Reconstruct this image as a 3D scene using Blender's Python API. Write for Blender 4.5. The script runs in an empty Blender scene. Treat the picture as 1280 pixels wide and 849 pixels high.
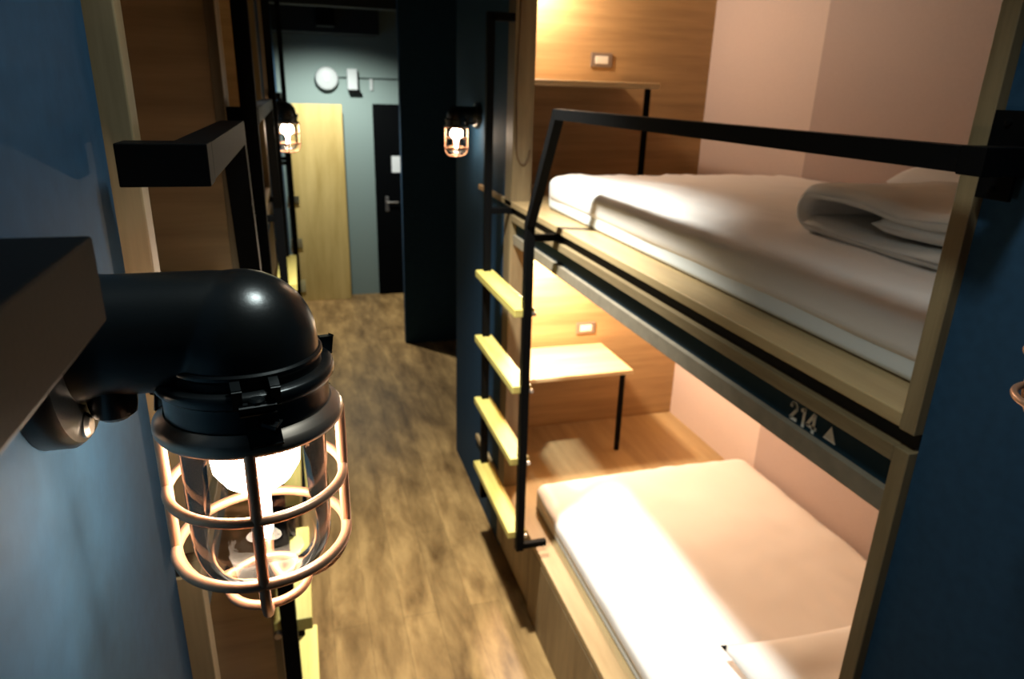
import bpy, bmesh, math, random
from mathutils import Vector, Matrix, noise
S = bpy.context.scene
COL = S.collection
PI = math.pi

# ------------------------------------------------------------------ materials
def new_mat(name):
    m = bpy.data.materials.new(name); m.use_nodes = True
    nt = m.node_tree
    return m, nt, nt.nodes['Principled BSDF']

def L(nt, a, b): nt.links.new(a, b)

def plain(name, col, rough=.5, metal=0., spec=.5, bump=0., bscale=200., var=0., coat=0.):
    m, nt, p = new_mat(name)
    p.inputs['Base Color'].default_value = (*col, 1)
    p.inputs['Roughness'].default_value = rough
    p.inputs['Metallic'].default_value = metal
    p.inputs['Specular IOR Level'].default_value = spec
    p.inputs['Coat Weight'].default_value = coat
    if bump or var:
        tc = nt.nodes.new('ShaderNodeTexCoord')
        n = nt.nodes.new('ShaderNodeTexNoise'); n.inputs['Scale'].default_value = bscale
        n.inputs['Detail'].default_value = 4
        L(nt, tc.outputs['Object'], n.inputs['Vector'])
        if bump:
            b = nt.nodes.new('ShaderNodeBump'); b.inputs['Strength'].default_value = bump
            b.inputs['Distance'].default_value = .002
            L(nt, n.outputs['Fac'], b.inputs['Height']); L(nt, b.outputs['Normal'], p.inputs['Normal'])
        if var:
            r = nt.nodes.new('ShaderNodeValToRGB')
            r.color_ramp.elements[0].position = .3; r.color_ramp.elements[1].position = .7
            r.color_ramp.elements[0].color = (*[c*(1-var) for c in col], 1)
            r.color_ramp.elements[1].color = (*[min(1, c*(1+var)) for c in col], 1)
            L(nt, n.outputs['Fac'], r.inputs['Fac']); L(nt, r.outputs['Color'], p.inputs['Base Color'])
    return m

def wood(name, dark, light, grain='X', stretch=12., scale=14., rough=.5, fine=1.0, spec=.4):
    m, nt, p = new_mat(name)
    tc = nt.nodes.new('ShaderNodeTexCoord')
    mp = nt.nodes.new('ShaderNodeMapping')
    sc = [scale]*3; sc['XYZ'.index(grain)] = scale/stretch
    mp.inputs['Scale'].default_value = sc
    n1 = nt.nodes.new('ShaderNodeTexNoise'); n1.inputs['Scale'].default_value = 1.0
    n1.inputs['Detail'].default_value = 6; n1.inputs['Distortion'].default_value = .2
    n2 = nt.nodes.new('ShaderNodeTexNoise'); n2.inputs['Scale'].default_value = 9.0
    n2.inputs['Detail'].default_value = 3
    L(nt, tc.outputs['Object'], mp.inputs['Vector'])
    L(nt, mp.outputs['Vector'], n1.inputs['Vector']); L(nt, mp.outputs['Vector'], n2.inputs['Vector'])
    mx = nt.nodes.new('ShaderNodeMath'); mx.operation = 'MULTIPLY_ADD'
    mx.inputs[1].default_value = .35*fine
    ad = nt.nodes.new('ShaderNodeMath'); ad.operation = 'SUBTRACT'; ad.inputs[1].default_value = .175*fine
    L(nt, n2.outputs['Fac'], mx.inputs[0]); L(nt, n1.outputs['Fac'], ad.inputs[0]); L(nt, ad.outputs[0], mx.inputs[2])
    r = nt.nodes.new('ShaderNodeValToRGB')
    r.color_ramp.elements[0].position = .32; r.color_ramp.elements[0].color = (*dark, 1)
    r.color_ramp.elements[1].position = .68; r.color_ramp.elements[1].color = (*light, 1)
    L(nt, mx.outputs[0], r.inputs['Fac']); L(nt, r.outputs['Color'], p.inputs['Base Color'])
    b = nt.nodes.new('ShaderNodeBump'); b.inputs['Strength'].default_value = .12; b.inputs['Distance'].default_value = .002
    L(nt, mx.outputs[0], b.inputs['Height']); L(nt, b.outputs['Normal'], p.inputs['Normal'])
    p.inputs['Roughness'].default_value = rough; p.inputs['Specular IOR Level'].default_value = spec
    return m

def floor_material():
    m, nt, p = new_mat('vinyl_plank_floor')
    tc = nt.nodes.new('ShaderNodeTexCoord')
    # planks run along world Y
    rot = nt.nodes.new('ShaderNodeMapping'); rot.inputs['Rotation'].default_value = (0, 0, PI/2)
    L(nt, tc.outputs['Object'], rot.inputs['Vector'])
    br = nt.nodes.new('ShaderNodeTexBrick')
    br.inputs['Scale'].default_value = 1.0
    br.inputs['Brick Width'].default_value = 1.2; br.inputs['Row Height'].default_value = .15
    br.inputs['Mortar Size'].default_value = .0012; br.inputs['Mortar Smooth'].default_value = .3
    br.inputs['Color1'].default_value = (.8, .8, .8, 1); br.inputs['Color2'].default_value = (1, 1, 1, 1)
    br.inputs['Mortar'].default_value = (.45, .45, .45, 1)
    L(nt, rot.outputs['Vector'], br.inputs['Vector'])
    mp = nt.nodes.new('ShaderNodeMapping'); mp.inputs['Scale'].default_value = (7, 2.0, 1)
    L(nt, tc.outputs['Object'], mp.inputs['Vector'])
    n = nt.nodes.new('ShaderNodeTexNoise'); n.inputs['Scale'].default_value = 1.3
    n.inputs['Detail'].default_value = 7; n.inputs['Roughness'].default_value = .62; n.inputs['Distortion'].default_value = .25
    L(nt, mp.outputs['Vector'], n.inputs['Vector'])
    r = nt.nodes.new('ShaderNodeValToRGB')
    r.color_ramp.elements[0].position = .30; r.color_ramp.elements[0].color = (.175, .095, .034, 1)
    r.color_ramp.elements[1].position = .68; r.color_ramp.elements[1].color = (.64, .39, .155, 1)
    e = r.color_ramp.elements.new(.5); e.color = (.40, .235, .09, 1)
    L(nt, n.outputs['Fac'], r.inputs['Fac'])
    mx = nt.nodes.new('ShaderNodeMix'); mx.data_type = 'RGBA'; mx.blend_type = 'MULTIPLY'; mx.inputs['Factor'].default_value = 1
    L(nt, r.outputs['Color'], mx.inputs['A']); L(nt, br.outputs['Color'], mx.inputs['B'])
    L(nt, mx.outputs['Result'], p.inputs['Base Color'])
    p.inputs['Roughness'].default_value = .42; p.inputs['Specular IOR Level'].default_value = .45
    b = nt.nodes.new('ShaderNodeBump'); b.inputs['Strength'].default_value = .15; b.inputs['Distance'].default_value = .002
    L(nt, n.outputs['Fac'], b.inputs['Height']); L(nt, b.outputs['Normal'], p.inputs['Normal'])
    return m

def thin_glass(name, tint=(1, 1, 1), refl=1.0):
    m, nt, p = new_mat(name); nt.nodes.remove(p)
    out = nt.nodes['Material Output']
    t = nt.nodes.new('ShaderNodeBsdfTransparent'); t.inputs['Color'].default_value = (*tint, 1)
    g = nt.nodes.new('ShaderNodeBsdfGlossy'); g.inputs['Roughness'].default_value = .04
    lw = nt.nodes.new('ShaderNodeLayerWeight'); lw.inputs['Blend'].default_value = .22
    tc = nt.nodes.new('ShaderNodeTexCoord')
    n = nt.nodes.new('ShaderNodeTexNoise'); n.inputs['Scale'].default_value = 38.; n.inputs['Detail'].default_value = 1
    L(nt, tc.outputs['Object'], n.inputs['Vector'])
    b = nt.nodes.new('ShaderNodeBump'); b.inputs['Strength'].default_value = .25; b.inputs['Distance'].default_value = .004
    L(nt, n.outputs['Fac'], b.inputs['Height']); L(nt, b.outputs['Normal'], g.inputs['Normal'])
    mu = nt.nodes.new('ShaderNodeMath'); mu.operation = 'MULTIPLY'; mu.inputs[1].default_value = refl
    L(nt, lw.outputs['Fresnel'], mu.inputs[0])
    mx = nt.nodes.new('ShaderNodeMixShader')
    L(nt, mu.outputs[0], mx.inputs[0]); L(nt, t.outputs[0], mx.inputs[1]); L(nt, g.outputs[0], mx.inputs[2])
    L(nt, mx.outputs[0], out.inputs['Surface'])
    return m

def emit(name, col, strength):
    m, nt, p = new_mat(name)
    p.inputs['Base Color'].default_value = (*col, 1)
    p.inputs['Emission Color'].default_value = (*col, 1)
    p.inputs['Emission Strength'].default_value = strength
    return m

M = {}
M['floor'] = floor_material()
M['blue'] = plain('blue_wall_paint', (.018, .053, .10), .7, spec=.12, bump=.12, bscale=60, var=.10)
M['navy'] = plain('navy_header_paint', (.008, .032, .052), .6, spec=.15, var=.06, bscale=30)
M['teal'] = plain('grey_teal_wall_paint', (.21, .275, .26), .7, spec=.2, bump=.08, bscale=40)
M['dark'] = plain('dark_ceiling_paint', (.012, .017, .019), .8)
M['black'] = plain('black_powder_coat', (.003, .003, .0032), .5, spec=.04, bump=.05, bscale=500)
M['lampblack'] = plain('black_cast_enamel', (.0045, .0056, .0062), .29, spec=.5, bump=.03, bscale=300)
M['gap_shade'] = plain('recess_shade_black', (.004, .004, .004), .8)  # near-black colour carries the shade of bunk gap and toe-kick
M['frame'] = wood('frame_laminate', (.155, .105, .052), (.25, .18, .095), 'Z', 14, 26, .5, .8)
M['frameY'] = wood('frame_laminate_long', (.155, .105, .052), (.25, .18, .095), 'Y', 14, 26, .5, .8)
M['panel'] = wood('panel_laminate', (.29, .172, .072), (.43, .268, .118), 'X', 16, 20, .5, .7)
M['deck'] = wood('deck_laminate', (.30, .20, .095), (.42, .30, .15), 'Y', 10, 16, .45, .6)
M['drawer'] = wood('drawer_laminate', (.16, .105, .05), (.27, .185, .09), 'Z', 10, 22, .5, .8)
M['table'] = wood('table_laminate', (.52, .38, .20), (.64, .49, .29), 'X', 12, 16, .45, .5)
M['pine'] = wood('pine_rung', (.52, .41, .10), (.68, .56, .17), 'Y', 12, 25, .5, .8)
M['ply'] = wood('plywood_board', (.46, .32, .10), (.64, .47, .18), 'Z', 8, 9, .55, .5)
M['slab'] = plain('grey_brown_rail', (.21, .17, .12), .6, var=.12, bscale=30)
M['pink'] = plain('beige_pink_panel_dimmed', (.38, .285, .25), .6, bump=.05, bscale=150, var=.03)  # near panel tinted darker for light falling off along the wall
M['pink_lit'] = plain('beige_pink_panel_lit', (.56, .44, .385), .6, bump=.05, bscale=150, var=.03)  # same panel tinted lighter where the bunk light falls
M['sheet'] = plain('white_cotton_sheet', (.78, .74, .71), .85, spec=.2, bump=.15, bscale=350)
M['mattress'] = plain('mattress_cover', (.66, .68, .67), .9, spec=.1)
M['duvet'] = plain('duvet_cotton', (.70, .70, .68), .85, spec=.2, bump=.2, bscale=120)
M['pillow'] = plain('pillow_cotton', (.74, .72, .70), .85, spec=.2, bump=.2, bscale=150)
M['copper'] = plain('copper_cage_metal', (.66, .36, .225), .36, metal=.7, bump=.05, bscale=400)
M['bronze'] = plain('dark_bronze_ring', (.38, .31, .26), .34, metal=.9)
M['steel'] = plain('steel_screw', (.55, .53, .50), .35, metal=1.)
M['glass'] = thin_glass('clear_glass', (.97, .96, .94), 1.0)
M['bulb'] = emit('lit_bulb', (1.0, .80, .60), 75.)
M['bulboff'] = plain('unlit_bulb', (.6, .55, .48), .25)
M['plastic'] = plain('white_plastic', (.40, .43, .43), .5)
M['cream'] = plain('cream_plastic', (.72, .66, .56), .4)
M['outlet'] = plain('brushed_frame', (.30, .23, .18), .35, metal=.5)
M['paper'] = plain('paper', (.7, .72, .72), .8)
M['letter'] = plain('pale_grey_lettering', (.86, .86, .78), .6)
M['door'] = plain('black_door', (.002, .0024, .0028), .6, spec=.03)
M['cord'] = plain('brown_cord', (.10, .05, .02), .6)

# ------------------------------------------------------------------ mesh helpers (world coordinates)
def box_bm(bm, x0, x1, y0, y1, z0, z1, bev=.0):
    t = bmesh.new()
    bmesh.ops.create_cube(t, size=1)
    for v in t.verts:
        v.co = Vector(((x0+x1)/2+v.co.x*(x1-x0), (y0+y1)/2+v.co.y*(y1-y0), (z0+z1)/2+v.co.z*(z1-z0)))
    if bev:
        bmesh.ops.bevel(t, geom=t.edges[:], offset=bev, segments=2, profile=.5, affect='EDGES')
    merge(bm, t)

def merge(bm, t):
    me = bpy.data.meshes.new('tmp'); t.to_mesh(me); t.free(); bm.from_mesh(me); bpy.data.meshes.remove(me)

def bar_bm(bm, p0, p1, w, h, up=(0, 0, 1), bev=.002, ext=0.):
    """rectangular bar p0->p1; h along 'up', w across"""
    p0, p1 = Vector(p0), Vector(p1)
    d = (p1-p0).normalized(); p0 = p0-d*ext; p1 = p1+d*ext
    u = Vector(up); u = (u-d*u.dot(d)).normalized(); s = d.cross(u)
    t = bmesh.new(); bmesh.ops.create_cube(t, size=1)
    ln = (p1-p0).length; c = (p0+p1)/2
    for v in t.verts:
        v.co = c+d*(v.co.x*ln)+s*(v.co.y*w)+u*(v.co.z*h)
    if bev: bmesh.ops.bevel(t, geom=t.edges[:], offset=bev, segments=2, profile=.5, affect='EDGES')
    merge(bm, t)

def sweep_rect(bm, pts, w, h, side):
    """mitred rectangular tube through pts; 'side' is the constant sideways axis (w along it), h in the bending plane"""
    pts = [Vector(p) for p in pts]; side = Vector(side).normalized(); rings = []
    for i, p in enumerate(pts):
        d0 = (pts[i]-pts[i-1]).normalized() if i else (pts[1]-pts[0]).normalized()
        d1 = (pts[i+1]-pts[i]).normalized() if i < len(pts)-1 else d0
        n0 = d0.cross(side).normalized(); n1 = d1.cross(side).normalized()
        n = (n0+n1).normalized(); k = 1/max(.3, n.dot(n0))
        rings.append([bm.verts.new(p+side*(a*w/2)+n*(b*h/2*k)) for a, b in ((-1, -1), (1, -1), (1, 1), (-1, 1))])
    for a, b in zip(rings, rings[1:]):
        for k in range(4): bm.faces.new((a[k], a[(k+1) % 4], b[(k+1) % 4], b[k]))
    bm.faces.new(rings[0][::-1]); bm.faces.new(rings[-1])
    bmesh.ops.recalc_face_normals(bm, faces=bm.faces[:])

def tube_bm(bm, pts, r, n=12, closed=False):
    pts = [Vector(p) for p in pts]; m = len(pts); rings = []
    rr = r if isinstance(r, (list, tuple)) else [r]*m
    ref = None
    for i, p in enumerate(pts):
        a = pts[(i-1) % m] if (closed or i) else p; b = pts[(i+1) % m] if (closed or i < m-1) else p
        d = (b-a).normalized()
        if ref is None:
            ref = Vector((0, 0, 1)) if abs(d.z) < .9 else Vector((1, 0, 0))
        u = (ref-d*ref.dot(d)).normalized(); ref = u; s = d.cross(u)
        rings.append([bm.verts.new(p+(u*math.cos(2*PI*k/n)+s*math.sin(2*PI*k/n))*rr[i]) for k in range(n)])
    seq = list(zip(rings, rings[1:]))
    if closed: seq.append((rings[-1], rings[0]))
    for a, b in seq:
        for k in range(n): bm.faces.new((a[k], a[(k+1) % n], b[(k+1) % n], b[k]))
    if not closed: bm.faces.new(rings[0][::-1]); bm.faces.new(rings[-1])
    bmesh.ops.recalc_face_normals(bm, faces=bm.faces[:])

def lathe_bm(bm, prof, c=(0, 0, 0), axis='Z', n=48, caps=False):
    c = Vector(c); rings = []
    for r, h in prof:
        ring = []
        for k in range(n):
            a = 2*PI*k/n; x, y = r*math.cos(a), r*math.sin(a)
            v = {'Z': (x, y, h), 'X': (h, x, y), 'Y': (x, h, y)}[axis]
            ring.append(bm.verts.new(c+Vector(v)))
        rings.append(ring)
    for a, b in zip(rings, rings[1:]):
        for k in range(n): bm.faces.new((a[k], a[(k+1) % n], b[(k+1) % n], b[k]))
    if caps: bm.faces.new(rings[0][::-1]); bm.faces.new(rings[-1])
    bmesh.ops.remove_doubles(bm, verts=bm.verts[:], dist=1e-6)
    bmesh.ops.recalc_face_normals(bm, faces=bm.faces[:])

def origin_of(o):
    v = Vector((0, 0, 0))
    while o: v = v+o.location; o = o.parent
    return v

def obj(name, bm, m, parent=None, smooth=False, label=None, at=None):
    """link bm (world coordinates) as one mesh object"""
    off = Vector(at) if at is not None else (origin_of(parent) if parent else Vector((0, 0, 0)))
    if at is None and not parent and len(bm.verts):
        xs = [v.co for v in bm.verts]
        lo = Vector([min(c[i] for c in xs) for i in range(3)]); hi = Vector([max(c[i] for c in xs) for i in range(3)])
        off = Vector(((lo.x+hi.x)/2, (lo.y+hi.y)/2, lo.z))
    for v in bm.verts: v.co -= off
    me = bpy.data.meshes.new(name); bm.to_mesh(me); bm.free()
    if smooth:
        for p in me.polygons: p.use_smooth = True
        if smooth != 'all': me.set_sharp_from_angle(angle=math.radians(38))
    me.materials.append(M[m])
    o = bpy.data.objects.new(name, me); COL.objects.link(o)
    if parent: o.parent = parent
    else: o.location = off
    if label: o['label'] = label
    return o

def tag(o, label, cat, group=None, kind=None):
    o['label'] = label; o['category'] = cat
    if group: o['group'] = group
    if kind: o['kind'] = kind
    return o

def thing(name, loc, label, cat, group=None):
    o = bpy.data.objects.new(name, None); COL.objects.link(o); o.location = loc; o.empty_display_size = .1
    return tag(o, label, cat, group)

def struct(name, bm, m, parent=None, smooth=False):
    o = obj(name, bm, m, parent, smooth)
    if not parent: o['kind'] = 'structure'
    return o

def BX(*a, bev=.0):
    bm = bmesh.new(); box_bm(bm, *a, bev=bev); return bm

def copy_tree(o, parent=None):
    c = o.copy(); COL.objects.link(c)
    if parent: c.parent = parent
    for ch in list(o.children): copy_tree(ch, c)
    return c

# ------------------------------------------------------------------ measurements
XR = .83      # front plane of the right-hand bunk frames
XRW = .845    # blue wall, right
XL = -.13     # front plane of the left-hand bunk frames
XLW = -.152   # blue wall, left
YEND = 7.65
HC = 2.95

# ------------------------------------------------------------------ room shell
struct('floor', BX(-2.4, 2.4, -1.6, YEND+.1, -.08, 0), 'floor')
struct('ceiling', BX(-2.4, 2.4, -1.6, YEND+.1, HC, HC+.08), 'dark')
struct('wall_back', BX(-2.4, 2.4, YEND, YEND+.1, 0, HC), 'teal')
struct('wall_front', BX(-2.4, 2.4, -1.7, -1.6, 0, HC), 'blue')
struct('wall_right', BX(XRW, XRW+.06, -1.6, .693, 0, HC), 'blue')
struct('wall_right', BX(XRW, XRW+.06, 2.864, 3.90, 0, HC), 'blue')
struct('wall_right_outer', BX(2.25, 2.4, -1.6, YEND, 0, HC), 'dark')
struct('wall_inner', BX(.822, 2.25, 5.95, 6.03, 0, HC), 'blue')
struct('wall_left', BX(XLW-.06, XLW, -1.6, .66, 0, HC), 'blue')
struct('wall_left', BX(XLW-.06, XLW, 3.345, 4.25, 0, HC), 'blue')
struct('wall_left', BX(XLW-.06, XLW, 5.2, YEND, 0, HC), 'blue')
struct('wall_left_outer', BX(-2.4, -2.3, -1.6, YEND, 0, HC), 'dark')
struct('trim_1', BX(-.15, .822, 7.25, YEND, 2.66, HC), 'dark')      # dark soffit above the far wall
struct('trim_2', BX(-.15, 2.2, 6.3, 6.45, 2.80, HC), 'dark')        # ceiling beam

# ------------------------------------------------------------------ far end of the corridor
bm = bmesh.new(); box_bm(bm, .77, 1.62, 7.60, 7.649, 0, 2.03, bev=.003)
door = struct('door_1', bm, 'door')
bm = bmesh.new(); box_bm(bm, .865, .905, 7.592, 7.60, .93, 1.09, bev=.003)
hp = obj('handle_plate', bm, 'steel', door)
bm = bmesh.new()
tube_bm(bm, [(.885, 7.592, 1.03), (.885, 7.555, 1.03)], .009, 10)
tube_bm(bm, [(.885, 7.558, 1.03), (.93, 7.556, 1.032), (1.00, 7.556, 1.03)], .009, 10)
obj('handle', bm, 'steel', door, True)
bm = BX(.945, 1.06, 7.594, 7.599, 1.34, 1.51, bev=.001)
tag(obj('paper_notice', bm, 'paper'), 'small pale paper notice taped to the black door at the corridor end', 'notice')
bm = BX(-.068, .452, 7.49, 7.52, 0.0, 2.02, bev=.004)
tag(obj('plywood_board', bm, 'ply'), 'tall yellowish plywood board standing upright against the grey-teal end wall', 'board')

t = thing('alarm_bell', (.327, 7.65, 2.26), 'round white alarm sounder on the grey-teal end wall above the plywood board', 'alarm')
bm = bmesh.new(); lathe_bm(bm, [(0, 7.55), (.085, 7.552), (.105, 7.562), (.112, 7.58), (.112, 7.648), (0, 7.648)], (.327, 0, 2.262), 'Y', 32)
obj('housing', bm, 'plastic', t, True)
bm = bmesh.new(); lathe_bm(bm, [(0, 7.546), (.035, 7.547), (.042, 7.553), (0, 7.553)], (.327, 0, 2.262), 'Y', 24)
obj('centre_cap', bm, 'plastic', t, True)
t = thing('emergency_light', (.578, 7.65, 2.14), 'boxy pale emergency light with its painted shadow right of the round alarm sounder', 'light')
obj('housing', BX(.525, .625, 7.55, 7.648, 2.16, 2.36, bev=.008), 'plastic', t)
obj('shadow_block', BX(.535, .65, 7.555, 7.648, 2.13, 2.162, bev=.005), 'black', t)  # black block under the housing stands for its cast shadow
tag(obj('junction_box', BX(.752, .782, 7.63, 7.648, 2.16, 2.27, bev=.003), 'plastic'), 'narrow white junction box on the cable run above the black door', 'junction box')
bm = bmesh.new(); tube_bm(bm, [(.43, 7.642, 2.273), (.53, 7.642, 2.273)], .006, 8); tube_bm(bm, [(.62, 7.642, 2.273), (1.6, 7.642, 2.273)], .006, 8)
tag(obj('cable', bm, 'black'), 'thin dark cable run along the end wall from the alarm to the right', 'cable')
bm = bmesh.new(); box_bm(bm, .24, .40, 7.0, 7.24, 2.70, 2.85, bev=.006); box_bm(bm, .30, .34, 7.1, 7.14, 2.84, HC)
tag(obj('projector', bm, 'black'), 'black box hanging from the dark ceiling before the end wall', 'ceiling box')

# ------------------------------------------------------------------ soft goods
def soft_box(x0, x1, y0, y1, z0, z1, r, step=.03, amp=.004, wr=.0, seed=0, dirv=(1, .4)):
    bm = bmesh.new()
    nx, ny, nz = [max(3, int(round((b-a)/step))) for a, b in ((x0, x1), (y0, y1), (z0, z1))]
    nz = max(nz, 8)
    def face(o, du, dv, nu, nv):
        g = [[bm.verts.new(Vector(o)+Vector(du)*(i/nu)+Vector(dv)*(j/nv)) for j in range(nv+1)] for i in range(nu+1)]
        for i in range(nu):
            for j in range(nv): bm.faces.new((g[i][j], g[i+1][j], g[i+1][j+1], g[i][j+1]))
    dx, dy, dz = x1-x0, y1-y0, z1-z0
    face((x0, y0, z1), (dx, 0, 0), (0, dy, 0), nx, ny); face((x0, y0, z0), (dx, 0, 0), (0, dy, 0), nx, ny)
    face((x0, y0, z0), (dx, 0, 0), (0, 0, dz), nx, nz); face((x0, y1, z0), (dx, 0, 0), (0, 0, dz), nx, nz)
    face((x0, y0, z0), (0, dy, 0), (0, 0, dz), ny, nz); face((x1, y0, z0), (0, dy, 0), (0, 0, dz), ny, nz)
    bmesh.ops.remove_doubles(bm, verts=bm.verts[:], dist=1e-5)
    R3 = Vector((r*1.6, r*1.6, r))
    for v in bm.verts:
        p = v.co
        q = Vector((min(max(p.x, x0+R3.x), x1-R3.x), min(max(p.y, y0+R3.y), y1-R3.y), min(max(p.z, z0+R3.z), z1-R3.z)))
        d = p-q
        e = Vector((d.x/R3.x, d.y/R3.y, d.z/R3.z))
        if e.length > 1e-6:
            e = e/max(e.length, 1e-6)*max(abs(e.x), abs(e.y), abs(e.z))
            v.co = q+Vector((e.x*R3.x, e.y*R3.y, e.z*R3.z))
        s = Vector((seed*3.1, seed*1.7, seed))
        f = max(0., min(1., (v.co.z-z0)/dz))
        n = noise.noise(v.co*3.+s)*amp*1.5+noise.noise(v.co*9.+s)*amp*.5
        u = v.co.x*dirv[0]+v.co.y*dirv[1]; w = -v.co.x*dirv[1]+v.co.y*dirv[0]
        n += abs(noise.noise(Vector((u*14, w*2.2, v.co.z*8))+s))*wr
        v.co.z += n*f
        v.co.x += noise.noise(v.co*4.+s*2)*amp*1.2*f
    bmesh.ops.recalc_face_normals(bm, faces=bm.faces[:])
    return bm

def mattress(x0, x1, y0, y1, z0, h, label, seed, group='sheeted mattresses in the bunks'):
    t = thing('mattress', ((x0+x1)/2, (y0+y1)/2, z0), label, 'mattress', group)
    obj('mattress_core', soft_box(x0+.006, x1-.006, y0+.006, y1-.006, z0, z0+h*.45, .012, amp=.0), 'mattress', t, 'all')
    obj('fitted_sheet', soft_box(x0, x1, y0, y1, z0+.022, z0+h, .034, amp=.006, wr=.013, seed=seed), 'sheet', t, 'all')
    return t

def pillow(x0, x1, y0, y1, z0, h, label, rz=0., tilt=0., seed=0):
    bm = bmesh.new(); nu, nv = 28, 20
    cx, cy = (x0+x1)/2, (y0+y1)/2; hx, hy = (x1-x0)/2, (y1-y0)/2
    for sgn in (1, -1):
        g = []
        for i in range(nu+1):
            row = []
            for j in range(nv+1):
                u = -1+2*i/nu; v = -1+2*j/nv
                e = max(0., (1-abs(u)**3.2))**.5*max(0., (1-abs(v)**3.2))**.5
                # sides bow inwards a little between the four corners
                k = 1-.06*(1-v*v) if True else 1; k2 = 1-.06*(1-u*u)
                p = Vector((u*hx*k, v*hy*k2, 0))
                n = noise.noise(Vector((p.x*9, p.y*9, sgn+seed)))*.010+noise.noise(Vector((p.x*3, p.y*22, seed)))*.004
                z = h/2+sgn*(h/2)*e*(1 if sgn > 0 else .85)+n*e
                row.append(bm.verts.new((p.x, p.y, max(.001, z))))
            g.append(row)
        for i in range(nu):
            for j in range(nv): bm.faces.new((g[i][j], g[i+1][j], g[i+1][j+1], g[i][j+1]))
    bmesh.ops.remove_doubles(bm, verts=bm.verts[:], dist=1e-5)
    Rm = Matrix.Rotation(rz, 4, 'Z') @ Matrix.Rotation(tilt, 4, 'X')
    zmin = min((Rm @ v.co).z for v in bm.verts)
    for v in bm.verts:
        v.co = Rm @ v.co; v.co += Vector((cx, cy, z0-zmin))
    bmesh.ops.recalc_face_normals(bm, faces=bm.faces[:])
    return tag(obj('pillow', bm, 'pillow', smooth='all'), label, 'pillow')

def folded_quilt(x0, x1, ynear, yfar, z0, th, label):
    """a thick quilt folded in three; fold axis along X, seen from its -X side"""
    # centre line in (y, z) relative to z0
    path = []
    def arc(cy, cz, r, a0, a1, n=10):
        for k in range(n+1):
            a = a0+(a1-a0)*k/n; path.append((cy+r*math.cos(a), cz+r*math.sin(a)))
    t2 = th/2
    # tongue inside: starts at near end of the middle layer, runs to its far tip, folds, comes back underneath
    path.append((ynear, z0+th*1.62)); path.append((yfar-.26, z0+th*1.62))
    sheet_mid = list(path)
    path = []
    path.append((ynear, z0+t2))
    for k in range(1, 9): path.append((ynear+(yfar-.07-ynear)*k/8, z0+t2+.004*math.sin(k)))
    arc(yfar-.075, z0+t2+th*1.02, th*1.02, -PI/2+.2, PI/2-.1, 12)
    for k in range(1, 9):
        y = yfar-.075-(yfar-.075-ynear)*k/8
        path.append((y, z0+t2+th*2.04-.010*k/8+.006*math.sin(k*1.3)))
    outer = path
    bm = bmesh.new()
    def slab(pl, th, seed, x0, x1):
        pl = [Vector((0, a, b)) for a, b in pl]
        # densify
        q = []
        for a, b in zip(pl, pl[1:]):
            n = max(1, int((b-a).length/.025))
            for k in range(n): q.append(a+(b-a)*(k/n))
        q.append(pl[-1]); pl = q
        up, dn = [], []
        m = len(pl)
        for i, p in enumerate(pl):
            d = (pl[min(i+1, m-1)]-pl[max(i-1, 0)]).normalized(); nrm = Vector((0, -d.z, d.y))
            ed = min(i, m-1-i)*.025; w = th/2*min(1., math.sqrt(max(.02, 1-(1-min(1, ed/(th*.6)))**2)))
            up.append(p+nrm*w); dn.append(p-nrm*w)
        loop = up+dn[::-1]; cen = pl+pl[::-1]
        nx = 26; rings = []
        for i in range(nx+1):
            f = i/nx; x = x0+(x1-x0)*f; ex = min(f, 1-f)*(x1-x0)
            k = math.sqrt(max(.03, 1-(1-min(1., ex/.03))**2))
            ring = []
            for a, c in zip(loop, cen):
                p = c+(a-c)*k
                P = Vector((x, p.y, p.z))
                s = Vector((seed, seed*2, 0))
                o = noise.noise(P*7+s)*.010+noise.noise(P*18+s)*.004
                P.z += o*.7; P.y += noise.noise(P*6-s)*.012; P.x += noise.noise(P*8+s*3)*.012
                if P.z < z0+.0015: P.z = z0+.0015
                ring.append(bm.verts.new(P))
            rings.append(ring)
        for a, b in zip(rings, rings[1:]):
            n = len(a)
            for k in range(n): bm.faces.new((a[k], a[(k+1) % n], b[(k+1) % n], b[k]))
        bm.faces.new(rings[0][::-1]); bm.faces.new(rings[-1])
    slab(outer, th*.98, 1, x0, x1)
    slab(sheet_mid, th*.92, 5, x0+.012, x1-.01)
    bmesh.ops.recalc_face_normals(bm, faces=bm.faces[:])
    return tag(obj('folded_quilt', bm, 'duvet', smooth='all'), label, 'quilt')

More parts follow.
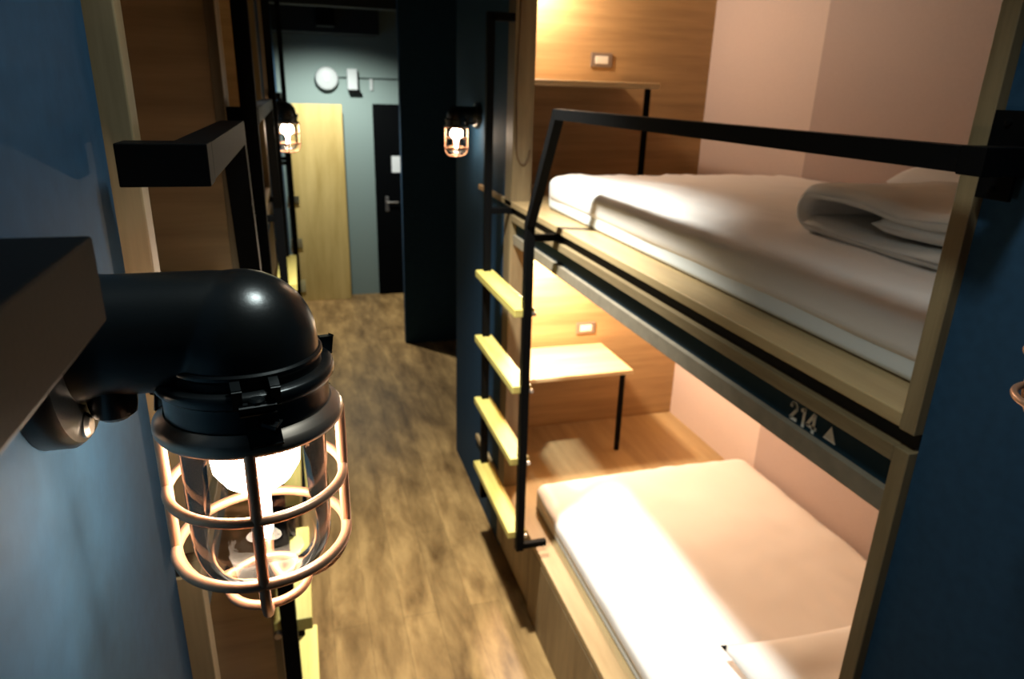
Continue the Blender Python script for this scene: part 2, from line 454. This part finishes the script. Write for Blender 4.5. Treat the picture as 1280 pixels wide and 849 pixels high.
# ------------------------------------------------------------------ right-hand bunks
YN, YNi, YFi, YF, YW = .694, .722, 2.765, 2.862, 3.33
ZU = 1.767
XBK = 2.03
GB = 'built-in bunks on the right'
def right_bunk(lower):
    z0 = .41 if lower else ZU
    ztop = 1.712 if lower else 2.80
    if lower:
        t = thing('sleeping_bunk', (1.4, 1.8, 0), 'lower wooden built-in bunk with blue header panel reading 214 on the right', 'bunk', GB)
    else:
        t = thing('sleeping_bunk', (1.4, 1.8, 1.741), 'upper wooden built-in bunk with pink-beige back panel on the right', 'bunk', GB)
    # near frame post, far frame post, deck, rails
    zf0 = 0. if lower else 1.741
    obj('frame_post', BX(XR, XR+.05, YN, YNi, zf0, ztop, bev=.0015), 'frame', t)
    obj('side_panel', BX(XR+.05, XBK, YN, YNi-.004, zf0, ztop, bev=.0), 'panel', t)
    obj('frame_post', BX(XR, XR+.085, YFi, YF, zf0 if not lower else .06, ztop, bev=.0015), 'frame', t)
    if lower:
        obj('frame_rail', BX(XR, XR+.05, YNi, YFi, 1.686, 1.712, bev=.0015), 'frameY', t)
        obj('roof_panel', BX(XR+.05, XBK, YNi, YW, 1.66, 1.71), 'panel', t)
        hd = obj('header_panel', BX(XR+.026, XR+.045, YNi, YFi, 1.620, 1.686, bev=.001), 'navy', t)
        obj('header_strip', BX(XR+.012, XR+.045, YNi, YFi, 1.588, 1.627, bev=.001), 'slab', t)
        obj('gap_shade_strip', BX(XR+.02, XBK, YN+.005, YF, 1.712, 1.741), 'gap_shade', t)  # black strip put in for the shade between the two bunk boxes
        # number and arrow, cut letters standing proud of the header panel
        bm = bmesh.new()
        def stroke(pts, w=.0064):
            P = [Vector((XR+.0255, .982-u, 1.6315+q)) for u, q in pts]
            for p, q in zip(P, P[1:]): bar_bm(bm, p, q, .0018, w, up=(q-p).cross(Vector((1, 0, 0))), bev=0, ext=.0012)
        H = .037
        arc2 = [(.0100-.0075*math.cos(k*PI/7), H-.0115+.0085*math.sin(k*PI/7)) for k in range(8)]
        stroke(arc2+[(.0172, H-.0145), (.0035, .0032), (.0195, .0032)])
        stroke([(.0305, H-.0085), (.0385, H-.0035), (.0385, 0)])
        stroke([(.0655, 0), (.0655, H-.002)]); stroke([(.0635, H-.003), (.0490, .0095), (.0725, .0095)])
        bmesh.ops.recalc_face_normals(bm, faces=bm.faces[:])
        obj('number_lettering', bm, 'letter', hd, label='pale number 214 on the blue header')
        bm = bmesh.new()
        tri = [(.889, 1.637), (.859, 1.637), (.874, 1.665)]
        f0 = [bm.verts.new((XR+.0265, y, z)) for y, z in tri]; f1 = [bm.verts.new((XR+.0245, y, z)) for y, z in tri]
        bm.faces.new(f0); bm.faces.new(f1[::-1])
        for k in range(3): bm.faces.new((f0[k], f1[k], f1[(k+1) % 3], f0[(k+1) % 3]))
        bmesh.ops.recalc_face_normals(bm, faces=bm.faces[:])
        obj('arrow_mark', bm, 'letter', hd, label='pale triangle pointing up beside the number')
        # platform and storage under it
        obj('deck', BX(XR, XBK, YNi, YW, .382, .41, bev=.002), 'deck', t)
        obj('edge_molding', BX(XR+.003, XR+.02, YNi, 2.36, .368, .382, bev=.001), 'drawer', t)
        for a, b in ((.735, 1.535), (1.541, 2.36)):
            obj('drawer_front', BX(XR+.002, XR+.022, a, b, .012, .366, bev=.0015), 'drawer', t)
        obj('kick_panel', BX(XR+.002, XR+.022, 2.366, YF-.004, .055, .380, bev=.0015), 'drawer', t)
        obj('plinth', BX(XR+.05, XR+.07, YNi, YF, 0, .10), 'gap_shade', t)  # set-back board, blackened for the shade under the kick panel
    else:
        obj('deck', BX(XR, XBK, YNi, YW, 1.743, ZU, bev=.0025), 'deck', t)
        obj('frame_rail', BX(XR, XR+.05, YNi, YFi, 2.775, 2.80, bev=.0015), 'frameY', t)
        obj('roof_panel', BX(XR+.05, XBK, YNi, YW, 2.76, 2.80), 'panel', t)
    zt = 1.66 if lower else 2.76
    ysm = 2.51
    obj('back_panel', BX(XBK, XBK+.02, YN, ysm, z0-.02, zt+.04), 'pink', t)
    obj('back_panel', BX(XBK, XBK+.02, ysm, YW+.02, z0-.02, zt+.04), 'pink_lit', t)
    obj('end_panel', BX(XR+.085, XBK, YW, YW+.02, z0-.02, zt+.04), 'panel', t)
    return t
right_bunk(True); right_bunk(False)

def side_table(z0, label):
    t = thing('corner_table', (1.22, 3.12, z0), label, 'table', 'small tables at the foot of the bunks')
    obj('tabletop', BX(.92, 1.545, 2.915, YW-.002, z0+.456, z0+.48, bev=.006), 'table', t)
    bm = bmesh.new(); box_bm(bm, 1.505, 1.527, 2.965, 2.987, z0, z0+.456, bev=.002); obj('leg', bm, 'black', t)
    bm = bmesh.new(); box_bm(bm, .93, .95, 2.95, 3.30, z0+.40, z0+.456, bev=.002); obj('bracket', bm, 'black', t)
    return t
side_table(.41, 'small pale wooden table with black leg at the foot of the lower bunk')
side_table(ZU, 'small wooden table with black leg at the foot of the upper bunk')

def outlet(x, z, label):
    t = thing('wall_outlet', (x, YW, z), label, 'outlet', 'wall outlets on the bunk end panels')
    obj('frame', BX(x-.055, x+.055, YW-.010, YW-.0002, z-.032, z+.032, bev=.003), 'outlet', t)
    obj('socket_insert', BX(x-.034, x+.034, YW-.013, YW-.009, z-.018, z+.018, bev=.002), 'cream', t)
outlet(1.433, 2.349, 'framed wall outlet on the orange-lit end panel of the upper bunk')
outlet(1.444, .985, 'framed wall outlet above the table in the lower bunk')
bm = bmesh.new()
pts = []
for k in range(41):
    f = k/40
    if f < .75: pts.append((XR-.004+.004*math.sin(f*9), YFi-.004, 2.74-(2.74-2.0)*f/.75))
    else:
        a = (f-.75)/.25*PI*.9; pts.append((XR-.004+.03-.03*math.cos(a), YFi-.004, 2.0-.085*math.sin(a)))
tube_bm(bm, [(x+.018, y, z) for x, y, z in pts], .0028, 8)
tag(obj('pull_cord', bm, 'cord', smooth=True), 'thin brown cord looped down the far frame post of the upper bunk', 'cord')

mattress(.92, 2.02, .725, 2.60, ZU, .128, 'white sheeted mattress on the upper right bunk under the folded quilt', 1)
mattress(.92, 2.02, .725, 2.585, .41, .118, 'white and peach lit sheeted mattress in the lower right bunk', 2)
folded_quilt(1.13, 1.58, .735, 1.43, ZU+.130, .039, 'thick white quilt folded in three at the near end of the upper bunk')
pillow(1.60, 2.02, .98, 1.64, ZU+.130, .19, 'white pillow behind the folded quilt on the upper bunk', seed=2)
pillow(1.14, 1.76, .86, 1.43, .41+.12, .11, 'white pillow at the near end of the lower bunk mattress', seed=7, rz=-.05)

# ------------------------------------------------------------------ ladders with guard rails
def bunk_ladder(sgn, xw, xf, ynear, yfar, yend, ybend, label, zt_far=2.477, rail_x=None, group='black steel bunk ladders'):
    """sgn: +1 stands left of a right-hand bunk (wall towards +X), -1 the mirror. xw = frame front plane, xf = stile centre"""
    t = thing('bunk_ladder', (xf, (ynear+yfar)/2, .36), label, 'ladder', group)
    w = .03
    s = sgn
    bm = bmesh.new()
    rx = rail_x
    sweep_rect(bm, [(xf, ynear-.012, .47), (xf, ynear, 1.77), (rx, ybend, 2.136), (rx, yend, 2.138)], w, w, (1, 0, 0))
    obj('handrail_stile', bm, 'black', t)
    bm = bmesh.new(); box_bm(bm, min(rx-s*w/2, xw+s*.004), max(rx-s*w/2, xw+s*.004), yend-.034, yend, 2.121, 2.154, bev=.001)
    obj('rail_return', bm, 'black', t)
    bm = bmesh.new(); box_bm(bm, min(xw, xw-s*.006)+s*.0, max(xw, xw-s*.006), yend-.012, yend+.034, 2.088, 2.194, bev=.001)
    if s < 0: bm.free()
    else: pl = obj('mount_plate', bm, 'black', t)
    for z in ((2.10, 2.18) if s > 0 else ()):
        b2 = bmesh.new(); lathe_bm(b2, [(0, -s*.004), (.004, -s*.003), (.005, 0)], (xw-s*.006, yend+.012, z), 'X', 12); obj('screw', b2, 'black', pl, True)
    bm = bmesh.new()
    sweep_rect(bm, [(xf, yfar, .36), (xf, yfar, zt_far), (xf+s*.001, yfar, zt_far+.0001)], w, w, (0, 1, 0)) if False else box_bm(bm, xf-w/2, xf+w/2, yfar-w/2, yfar+w/2, .36, zt_far, bev=.002)
    obj('pole', bm, 'black', t)
    bm = bmesh.new(); box_bm(bm, min(xf, xw+s*.012), max(xf, xw+s*.012), yfar-w/2, yfar+w/2, zt_far-.03, zt_far, bev=.002); obj('pole_return', bm, 'black', t)
    for y, z in ((ynear, 1.728), (yfar, 1.728), (ynear-.01, .485), (yfar, .39)):
        bm = bmesh.new(); box_bm(bm, min(xf, xw+s*.018), max(xf, xw+s*.018), y-.012, y+.012, z-.012, z+.012, bev=.002); obj('bracket', bm, 'black', t)
    ra, rb = (xf-s*.045, xf+s*.03)
    for z in (1.475, 1.18, .88, .55):
        bm = bmesh.new(); box_bm(bm, min(ra, rb), max(ra, rb), ynear-.004, yfar+.02, z-.03, z, bev=.003)
        r = obj('rung', bm, 'pine', t)
        b2 = bmesh.new(); lathe_bm(b2, [(0, -.010), (.007, -.010), (.008, -.004), (.008, 0)], (xf+s*.022, ynear-.016, z-.015), 'Y', 12); obj('bolt', b2, 'steel', r, True)
    return t
bunk_ladder(1, XR, .735, 2.222, 2.783, .655, 2.06, 'black steel ladder with pale yellow rungs and long guard rail before the right bunks', rail_x=.76)

# ------------------------------------------------------------------ left-hand bunks
def left_bunk(y0, y1, upper, label, part_z):
    z0, zt = (1.767, 2.80) if upper else (.41, 1.712)
    zf0 = 1.741 if upper else 0
    dp = .05 if y0 > 1 else .02
    t = thing('sleeping_bunk', (-.9, (y0+y1)/2, zf0), label, 'bunk', 'built-in bunks on the left')
    obj('frame_post', BX(XL-.05, XL, y0, y0+.028, zf0, zt, bev=.0015), 'frame', t)
    obj('frame_post', BX(XL-dp, XL, y1, y1+.06, zf0, zt, bev=.0015), 'frame', t)
    obj('frame_rail', BX(XL-.05, XL, y0+.028, y1, zt-.026, zt, bev=.0015), 'frameY', t)
    obj('deck', BX(-2.2, XL, y0+.028, y1, z0-.026, z0, bev=.002), 'deck', t)
    obj('side_panel', BX(-2.2, XL-.05, y0, y0+.024, zf0, zt), 'panel', t)
    obj('end_panel', BX(-2.2, XL-dp, y1, y1+.02, zf0, zt), 'panel', t)
    obj('back_panel', BX(-2.22, -2.2, y0, y1, z0, zt), 'pink', t)
    obj('roof_panel', BX(-2.2, XL-.05, y0+.024, y1, zt-.03, zt), 'panel', t)
    if not upper:
        obj('header_panel', BX(XL-.03, XL-.012, y0+.028, y1, 1.60, 1.686), 'navy', t)
        obj('drawer_front', BX(XL-.022, XL-.002, y0+.03, y1-.002, .012, .38, bev=.0015), 'drawer', t)
        obj('gap_shade_strip', BX(-2.2, XL-.02, y0+.004, y1, 1.712, 1.741), 'gap_shade', t)  # shade of the open joint between the boxes, set as a black strip
    return t
left_bunk(.664, 1.53, True, 'upper wooden bunk opening beside the near blue wall on the left', 0)
left_bunk(.664, 1.53, False, 'lower wooden bunk opening beside the near blue wall on the left', 0)
mattress(-2.1, -.15, .70, 1.52, 1.767, .07, 'white mattress in the upper left bunk nearest the camera', 4)
mattress(-2.1, -.20, .70, 1.52, .41, .12, 'white mattress in the lower left bunk nearest the camera', 5)
left_bunk(1.60, 3.28, True, 'upper wooden bunk farther along the left wall behind the black pole', 0)
left_bunk(1.60, 3.28, False, 'lower wooden bunk farther along the left wall behind the black pole', 0)
left_bunk(4.25, 5.1, True, 'upper wooden bunk at the far end of the left wall', 0)
left_bunk(4.25, 5.1, False, 'lower wooden bunk at the far end of the left wall', 0)
bunk_ladder(-1, XL, -.085, 1.20, 1.50, .64, 1.045, 'black steel ladder and short guard rail on the left behind the big lamp', zt_far=2.80, rail_x=-.083)
bunk_ladder(-1, XL, -.085, 2.72, 3.20, 1.58, 2.55, 'black steel ladder on the left wall before the far caged lamp', zt_far=2.80, rail_x=-.085)
bunk_ladder(-1, XL, -.06, 4.72, 5.02, 4.22, 4.57, 'farthest ladder on the left with yellow rungs beside the plywood board', zt_far=2.80, rail_x=-.085)
# nearest guard rail on the left: rail along the wall, return bar at its far end
t = thing('guard_rail', (-.09, -.2, 2.11), 'nearest black steel guard rail at the left edge above the big lamp', 'rail')
obj('rail', BX(-.10, -.07, -.75, .268, 2.118, 2.149, bev=.0012), 'black', t)
obj('rail_return', BX(XLW+.006, -.10, .238, .268, 2.118, 2.149, bev=.0012), 'black', t)
obj('mount_plate', BX(XLW+.0002, XLW+.006, .228, .28, 2.075, 2.19, bev=.001), 'black', t)

# ------------------------------------------------------------------ caged bulkhead lamps (local: wall at x=0, arm towards +x)
GL = 'caged bulkhead wall lamps'
def make_lamp(label):
    t = thing('caged_wall_lamp', (0, 0, 0), label, 'lamp', GL)
    Lx = .110
    bm = bmesh.new(); lathe_bm(bm, [(0, 0), (.060, 0), (.060, .014), (.057, .018), (.045, .020), (0, .020)], (0, 0, -.002), 'X', 48)
    pl = obj('mount_plate', bm, 'lampblack', t, True)
    for a in (-PI*.62, -PI*.38+.3, PI/2):
        bm = bmesh.new(); lathe_bm(bm, [(0, .0235), (.0055, .0228), (.0078, .0205), (.0078, .0185)], (0, .047*math.cos(a), .047*math.sin(a)-.002), 'X', 20)
        obj('screw', bm, 'steel', pl, True)
    # elbow: arm running out, dome turning down
    bm = bmesh.new()
    lathe_bm(bm, [(0, .016), (.041, .018), (.038, .026), (.0365, .036), (.0365, Lx-.012), (.030, Lx+.012), (0, Lx+.016)], (0, 0, .0035), 'X', 64)
    prof = []
    for k in range(15):
        a = PI/2-(PI/2)*k/14; prof.append((.0455*math.cos(a), -.0055+.0455*math.sin(a)))
    prof[0] = (0.0, prof[0][1])
    prof += [(.0458, -.010), (.0458, -.020), (0, -.020)]
    lathe_bm(bm, prof, (Lx, 0, 0), 'Z', 72)
    el = obj('elbow', bm, 'lampblack', t, True)
    rm = el.modifiers.new('blend', 'REMESH'); rm.mode = 'VOXEL'; rm.voxel_size = .0013; rm.use_smooth_shade = True
    sm = el.modifiers.new('soften', 'SMOOTH'); sm.factor = .5; sm.iterations = 22
    # small boss below the arm near the wall
    bm = bmesh.new()
    lathe_bm(bm, [(0, -.046), (.008, -.0455), (.0125, -.042), (.0135, -.036), (.0135, -.02)], (.034, -.010, 0), 'Z', 24)
    obj('boss', bm, 'lampblack', t, True)
    # collar with flange
    bm = bmesh.new()
    lathe_bm(bm, [(.044, -.0105), (.0466, -.0108), (.0478, -.0120), (.0480, -.0138), (.0472, -.0152), (.0466, -.0165), (.0468, -.0205), (.0530, -.0212), (.0543, -.0224), (.0547, -.0245), (.0545, -.0280), (.0532, -.0298), (.0512, -.0310), (.0505, -.034), (.0505, -.0535), (0, -.0535)], (Lx, 0, 0), 'Z', 72)
    obj('collar', bm, 'lampblack', t, True)
    # three clamps round the collar
    for a in (-PI/2+.16, -PI/2+2*PI/3+.10, -PI/2-2*PI/3+.16):
        d = Vector((math.cos(a), math.sin(a), 0)); s = Vector((-d.y, d.x, 0)); c = Vector((Lx, 0, 0))
        def P(r, u, z): return c+d*r+s*u+Vector((0, 0, z))
        bm = bmesh.new()
        for u in (-.0105, .0105):
            bar_bm(bm, P(.047, u, -.0185), P(.0585, u, -.0205), .0036, .0115, bev=.0009)
        bar_bm(bm, P(.050, 0, -.0265), P(.0590, 0, -.0275), .0175, .0050, bev=.0015)
        bar_bm(bm, P(.0525, .001, -.030), P(.0545, .003, -.052), .0150, .0060, up=d, bev=.002)
        bar_bm(bm, P(.0540, .002, -.0375), P(.0580, .010, -.0405), .0080, .0035, bev=.001)
        cl = obj('clamp', bm, 'lampblack', t)
        bm = bmesh.new(); lathe_bm(bm, [(.0046, -.0260), (.0046, -.0230), (.0034, -.0216), (0, -.0212)], P(.0555, 0, 0), 'Z', 16)
        obj('bolt', bm, 'lampblack', cl, True)
    # cage
    bm = bmesh.new()
    lathe_bm(bm, [(.0480, -.0465), (.0515, -.0462), (.0530, -.0475), (.0565, -.0505), (.0585, -.0530), (.0588, -.0565), (.0575, -.0590), (.0545, -.0605), (.0480, -.0605), (.0480, -.0465)], (Lx, 0, 0), 'Z', 72)
    rg = obj('cage_ring', bm, 'bronze', t, True, label='dark bronze top ring of the cage')
    def ring(r, z, tr, flat=1.0):
        b = bmesh.new()
        lathe_bm(b, [(r+tr*math.cos(q*PI/5), z+tr*flat*math.sin(q*PI/5)) for q in range(11)], (Lx, 0, 0), 'Z', 72); return b
    obj('cage_hoop', ring(.0562, -.103, .0034), 'copper', t, True)
    obj('cage_hoop', ring(.0562, -.150, .0037), 'copper', t, True)
    obj('cage_hoop', ring(.0270, -.1885, .0034), 'copper', t, True)
    for k in range(4):
        a = -PI/2+.03+k*PI/2
        pr = [(.0560, -.056), (.0562, -.08), (.0562, -.103), (.0562, -.130), (.0562, -.150)]
        for q in range(1, 9):
            f = q/8*PI/2; pr.append((.0270+.0292*math.cos(f), -.150-.0385*math.sin(f)))
        bm = bmesh.new(); tube_bm(bm, [(Lx+r*math.cos(a), r*math.sin(a), z) for r, z in pr], .0036, 10)
        obj('cage_bar', bm, 'copper', t, True)
    # glass jar
    bm = bmesh.new()
    prof = [(.0440, -.0545), (.0460, -.060), (.0460, -.142)]
    for q in range(1, 13):
        f = q/12*PI/2; prof.append((.0460*math.cos(f)**.7 if q < 12 else 0.0, -.142-.038*math.sin(f)))
    lathe_bm(bm, prof, (Lx, 0, 0), 'Z', 64)
    obj('glass_jar', bm, 'glass', t, 'all')
    # lamp holder and bulb
    bm = bmesh.new(); lathe_bm(bm, [(.020, -.050), (.020, -.062), (.016, -.066), (0, -.066)], (Lx, 0, 0), 'Z', 32); obj('bulb_holder', bm, 'cream', t, True)
    bm = bmesh.new()
    pr = [(.012, -.062), (.020, -.066), (.0260, -.073), (.0290, -.083), (.0280, -.093), (.022, -.103), (.0120, -.111), (.0070, -.117), (.0065, -.145), (.0050, -.150), (0, -.152)]  # thin glowing tail stands in for the bulb's reflection in the glass
    lathe_bm(bm, pr, (Lx, 0, 0), 'Z', 40); obj('bulb', bm, 'bulb', t, 'all')
    return t
lamp = make_lamp('large caged lamp in the foreground on the left blue wall, lit')
lamp.location = (XLW+.0003, .442, 2.052)
for loc, rz, lb in (((XRW-.0003, 3.39, 2.083), PI, 'small lit caged lamp on the blue wall beyond the right bunks'),
                    ((XLW+.0003, 3.62, 2.08), 0, 'small lit caged lamp on the left wall beside the plywood board'),
                    ((XRW-.0003, .440, 2.068), PI, 'caged lamp just entering at the right edge on the navy wall')):
    c = copy_tree(lamp); c.location = loc; c.rotation_euler = (0, 0, rz); c['label'] = lb
# the lamp at the right edge is switched off
off = [ch for ch in c.children if ch.name.startswith('bulb') and not ch.name.startswith('bulb_h')][0]
off.material_slots[0].link = 'OBJECT'; off.material_slots[0].material = M['bulboff']

# ------------------------------------------------------------------ lights
def spot(name, loc, aim, energy, col, size, blend, rad):
    l = bpy.data.lights.new(name, 'SPOT'); l.energy = energy; l.color = col; l.spot_size = math.radians(size); l.spot_blend = blend; l.shadow_soft_size = rad
    o = bpy.data.objects.new(name, l); COL.objects.link(o); o.location = loc
    o.rotation_euler = (Vector(aim)-Vector(loc)).to_track_quat('-Z', 'Y').to_euler(); return o
def point(name, loc, energy, col, rad):
    l = bpy.data.lights.new(name, 'POINT'); l.energy = energy; l.color = col; l.shadow_soft_size = rad
    o = bpy.data.objects.new(name, l); COL.objects.link(o); o.location = loc; return o
COOL = (.97, 1.0, .92)
spot('corridor_spot', (.30, 1.95, 2.86), (.46, 2.25, 0), 420, COOL, 90, .9, .05)
spot('end_spot', (.33, 6.55, 2.64), (.33, 7.3, .2), 175, COOL, 140, .7, .04)
point('lower_bunk_lamp', (1.12, 3.08, 1.45), 90.0, (1.0, .77, .55), .04)
point('upper_bunk_lamp', (1.05, 3.16, 2.66), 26.0, (1.0, .80, .61), .04)

spot('near_spot', (.26, .46, 2.90), (.26, .66, 0), 29, (.85, 1., .98), 102, .8, .08)
w = bpy.data.worlds.new('world'); S.world = w; w.use_nodes = True
w.node_tree.nodes['Background'].inputs[0].default_value = (.5, .75, .85, 1)
w.node_tree.nodes['Background'].inputs[1].default_value = .0

# ------------------------------------------------------------------ camera
cam = bpy.data.cameras.new('camera'); co = bpy.data.objects.new('camera', cam); COL.objects.link(co)
fpx, cx, cy = 865.6657842, 640., 424.5
def cr(x, y): return Vector((x-cx, -(y-cy), -fpx)).normalized()
Yv = cr(366., 105.); Zv = -cr(570., 2830.); Xv = Yv.cross(Zv)
Rm = Matrix((Xv, Yv, Zv))
co.matrix_world = Matrix.Translation((0, 0, 2.2)) @ Rm.to_4x4()
cam.sensor_width = 36; cam.sensor_fit = 'HORIZONTAL'; cam.lens = fpx*36/1280
cam.clip_start = .01; cam.clip_end = 50
cam.dof.use_dof = True; cam.dof.focus_distance = .43; cam.dof.aperture_fstop = 12
S.camera = co
S.view_settings.view_transform = 'Standard'; S.view_settings.look = 'None'
S.view_settings.gamma = 1; S.view_settings.use_curve_mapping = False
S.view_settings.exposure = 0
S.cycles.use_denoising = True
S.cycles.max_bounces = 10; S.cycles.transparent_max_bounces = 16
S.cycles.sample_clamp_indirect = 6
